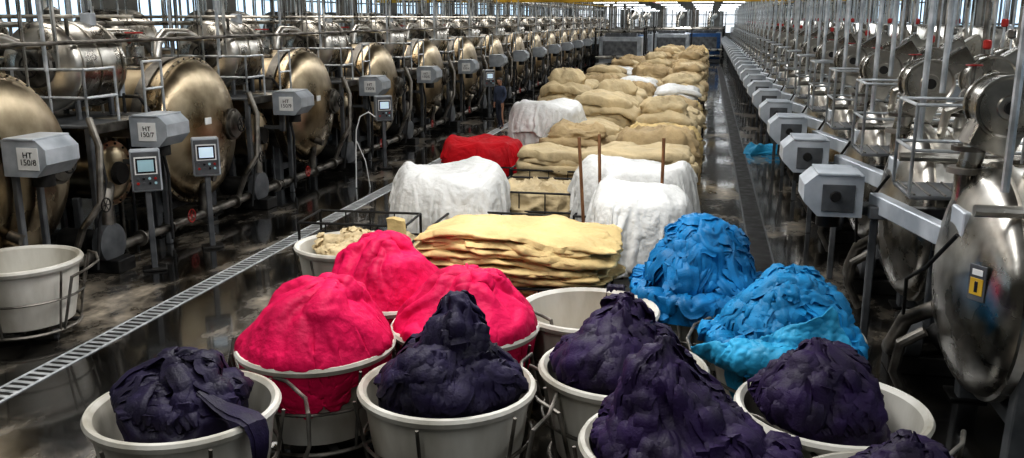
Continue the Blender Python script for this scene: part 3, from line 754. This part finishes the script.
# ------------------------------------------------------------ run cloth simulation, freeze results
S.frame_start=1; S.frame_end=60
for f in range(1,36): S.frame_set(f)
dg=bpy.context.evaluated_depsgraph_get()
for o,name,par,mat in SIM:
    nm=bpy.data.meshes.new_from_object(o.evaluated_get(dg)); nm.transform(o.matrix_world)
    nm.transform(par.matrix_world.inverted()); q=bpy.data.objects.new(name,nm); COL.objects.link(q); q.parent=par
    sd_=q.modifiers.new('s','SOLIDIFY'); sd_.thickness=.012; sd_.offset=1
    su=q.modifiers.new('u','SUBSURF'); su.levels=1; su.render_levels=1
    bpy.data.objects.remove(o)
for o in COLL: bpy.data.objects.remove(o)
for c in list(bpy.data.collections):
    if c.name.startswith('g') and c.name[1:].isdigit(): bpy.data.collections.remove(c)
S.frame_set(1)

# ------------------------------------------------------------ worker
def worker(loc,rz):
    J={'pel':(0,0,.95),'wa':(0,.0,1.08),'ch':(0,.01,1.30),'nk':(0,.01,1.46),'hd':(0,-.01,1.56),'ht':(0,-.015,1.66),
       'ls':(.18,.01,1.40),'le':(.24,.03,1.13),'lw':(.20,-.10,.92),'rs':(-.18,.01,1.40),'re':(-.25,.04,1.13),'rw':(-.22,-.02,.88),
       'lh':(.09,0,.90),'lk':(.11,-.05,.50),'la':(.11,.02,.10),'lt':(.12,-.14,.04),'rh':(-.09,0,.90),'rk':(-.10,.0,.50),'ra':(-.10,.12,.10),'rt':(-.11,-.03,.04)}
    Rr={'pel':.145,'wa':.13,'ch':.155,'nk':.055,'hd':.075,'ht':.07,'ls':.07,'le':.047,'lw':.034,'rs':.07,'re':.047,'rw':.034,'lh':.09,'lk':.062,'la':.045,'lt':.038,'rh':.09,'rk':.062,'ra':.045,'rt':.038}
    E=[('pel','wa'),('wa','ch'),('ch','nk'),('nk','hd'),('hd','ht'),('ch','ls'),('ls','le'),('le','lw'),('ch','rs'),('rs','re'),('re','rw'),('pel','lh'),('lh','lk'),('lk','la'),('la','lt'),('pel','rh'),('rh','rk'),('rk','ra'),('ra','rt')]
    def add(nm,p,r,par): J[nm]=p; Rr[nm]=r; E.append((par,nm))
    for s,w in((1,'lw'),(-1,'rw')):
        W=Vector(J[w]); add(w+'p',tuple(W+Vector((0,-.02,-.07))),.028,w)
        for k in range(4):
            b0=W+Vector((s*.004,-.045+.021*k,-.12)); add(w+'f%da'%k,tuple(b0),.010,w+'p'); add(w+'f%db'%k,tuple(b0+Vector((-s*.012,0,-.05+.006*abs(k-1.5)))),.008,w+'f%da'%k)
        add(w+'t',tuple(W+Vector((-s*.02,-.06,-.09))),.010,w+'p')
    ks=list(J); me=bpy.data.meshes.new('wk'); me.from_pydata([J[k] for k in ks],[(ks.index(a),ks.index(b)) for a,b in E],[])
    o=bpy.data.objects.new('wk',me); COL.objects.link(o)
    sk=o.modifiers.new('s','SKIN'); sk.use_smooth_shade=True
    for i,k in enumerate(ks):
        me.skin_vertices[0].data[i].radius=(Rr[k],Rr[k]*(.8 if k in('pel','wa','ch') else 1)); me.skin_vertices[0].data[i].use_root=(k=='pel')
    o.modifiers.new('u','SUBSURF').levels=2
    dg=bpy.context.evaluated_depsgraph_get(); ev=o.evaluated_get(dg); nm=bpy.data.meshes.new_from_object(ev)
    bpy.data.objects.remove(o)
    skin=noisy('skin',(.35,.18,.11),(.42,.23,.15),5,(.5,.6)); cl=noisy('dark_workwear',(.03,.04,.07),(.06,.075,.12),6,(.8,.9)); tr=noisy('work_trousers',(.02,.022,.035),(.035,.04,.06),6,(.8,.9)); hair=noisy('hair',(.01,.008,.006),(.02,.015,.01),30,(.5,.7))
    nm.materials.clear()
    for q in(cl,skin,tr,rubber): nm.materials.append(q)
    for p in nm.polygons:
        c=p.center; i=0
        if c.z>1.475: i=1
        elif abs(c.x)>.15 and c.z<.91: i=1
        elif c.z<.09: i=3
        elif c.z<.98 and abs(c.x)<.19: i=2
        p.material_index=i; p.use_smooth=True
    e=empty('worker',loc,rz); bo=put(nm,'body',(0,0,0),0,e)
    h=MB()
    V=[];F=[];n1,n2=18,24
    for i in range(n1+1):
        ph=pi*i/n1
        for j in range(n2):
            t=2*pi*j/n2; x=.078*sin(ph)*cos(t); y=.098*sin(ph)*sin(t); z=.12*cos(ph)
            if z<0: x*=1+z*2.2; y*=1+z*1.2
            if y<-.05 and abs(x)<.018 and -.045<z<.02: y-=.022*(1-abs(x)/.018)*(.5-z*8)
            V.append((x,y,z))
    for i in range(n1):
        for j in range(n2): k=(j+1)%n2; F.append((i*n2+j,(i+1)*n2+j,(i+1)*n2+k,i*n2+k))
    h.add(V,F,skin)
    for s in(-1,1):
        h.lathe([(0,0),(.004,.02),(.01,.028),(.016,.02)],(s*.072,.01,-.005),(s,.2,0),skin,10)
        h.lathe([(0,0),(.004,.008),(.008,.011)],(s*.028,-.094,.008),(0,1,0),black,8)
    h.box((0,-.088,-.052),(.04,.01,.008),red)
    V=[];F=[]
    for i in range(9):
        ph=pi*.55*i/8
        for j in range(n2):
            t=2*pi*j/n2; f=1.09 if sin(t)>-.5 else (1.09 if i<6 else .9)
            V.append((.078*sin(ph)*cos(t)*f,.1*sin(ph)*sin(t)*f+.006,.125*cos(ph)*1.04))
    for i in range(8):
        for j in range(n2): k=(j+1)%n2; F.append((i*n2+j,(i+1)*n2+j,(i+1)*n2+k,i*n2+k))
    h.add(V,F,hair); h.obj('head',(0,-.015,1.62),0,e)
worker((-6.8,30.0,0),-.5)

# ------------------------------------------------------------ lights
def area(name,loc,sx,sy,p,c=(1,1,1),rot=(0,0,0)):
    l=bpy.data.lights.new(name,'AREA'); l.shape='RECTANGLE'; l.size=sx; l.size_y=sy; l.energy=p; l.color=c
    o=bpy.data.objects.new(name,l); COL.objects.link(o); o.location=loc; o.rotation_euler=rot; return o
area('skylight_lamp',(-2.2,45,7.3),.9,92,3500,(.98,.99,1))
area('skylight_lamp',(-11,45,7.3),.9,92,2400,(1,.96,.90))
area('skylight_lamp',(5.5,45,7.3),.9,92,2400,(.94,.97,1))
area('skylight_lamp',(-3.2,8.5,7.2),1.8,1.6,300,(1,.99,.98))
w=bpy.data.worlds.new('World'); S.world=w; w.use_nodes=True
w.node_tree.nodes['Background'].inputs[0].default_value=(.6,.7,.8,1); w.node_tree.nodes['Background'].inputs[1].default_value=.3

cam=bpy.data.cameras.new('Camera'); co=bpy.data.objects.new('Camera',cam); COL.objects.link(co)
cam.sensor_width=36; cam.lens=900/1024*36; cam.clip_end=300
co.location=(0,0,3.7); co.rotation_euler=(radians(90-13.2),0,radians(12)); S.camera=co
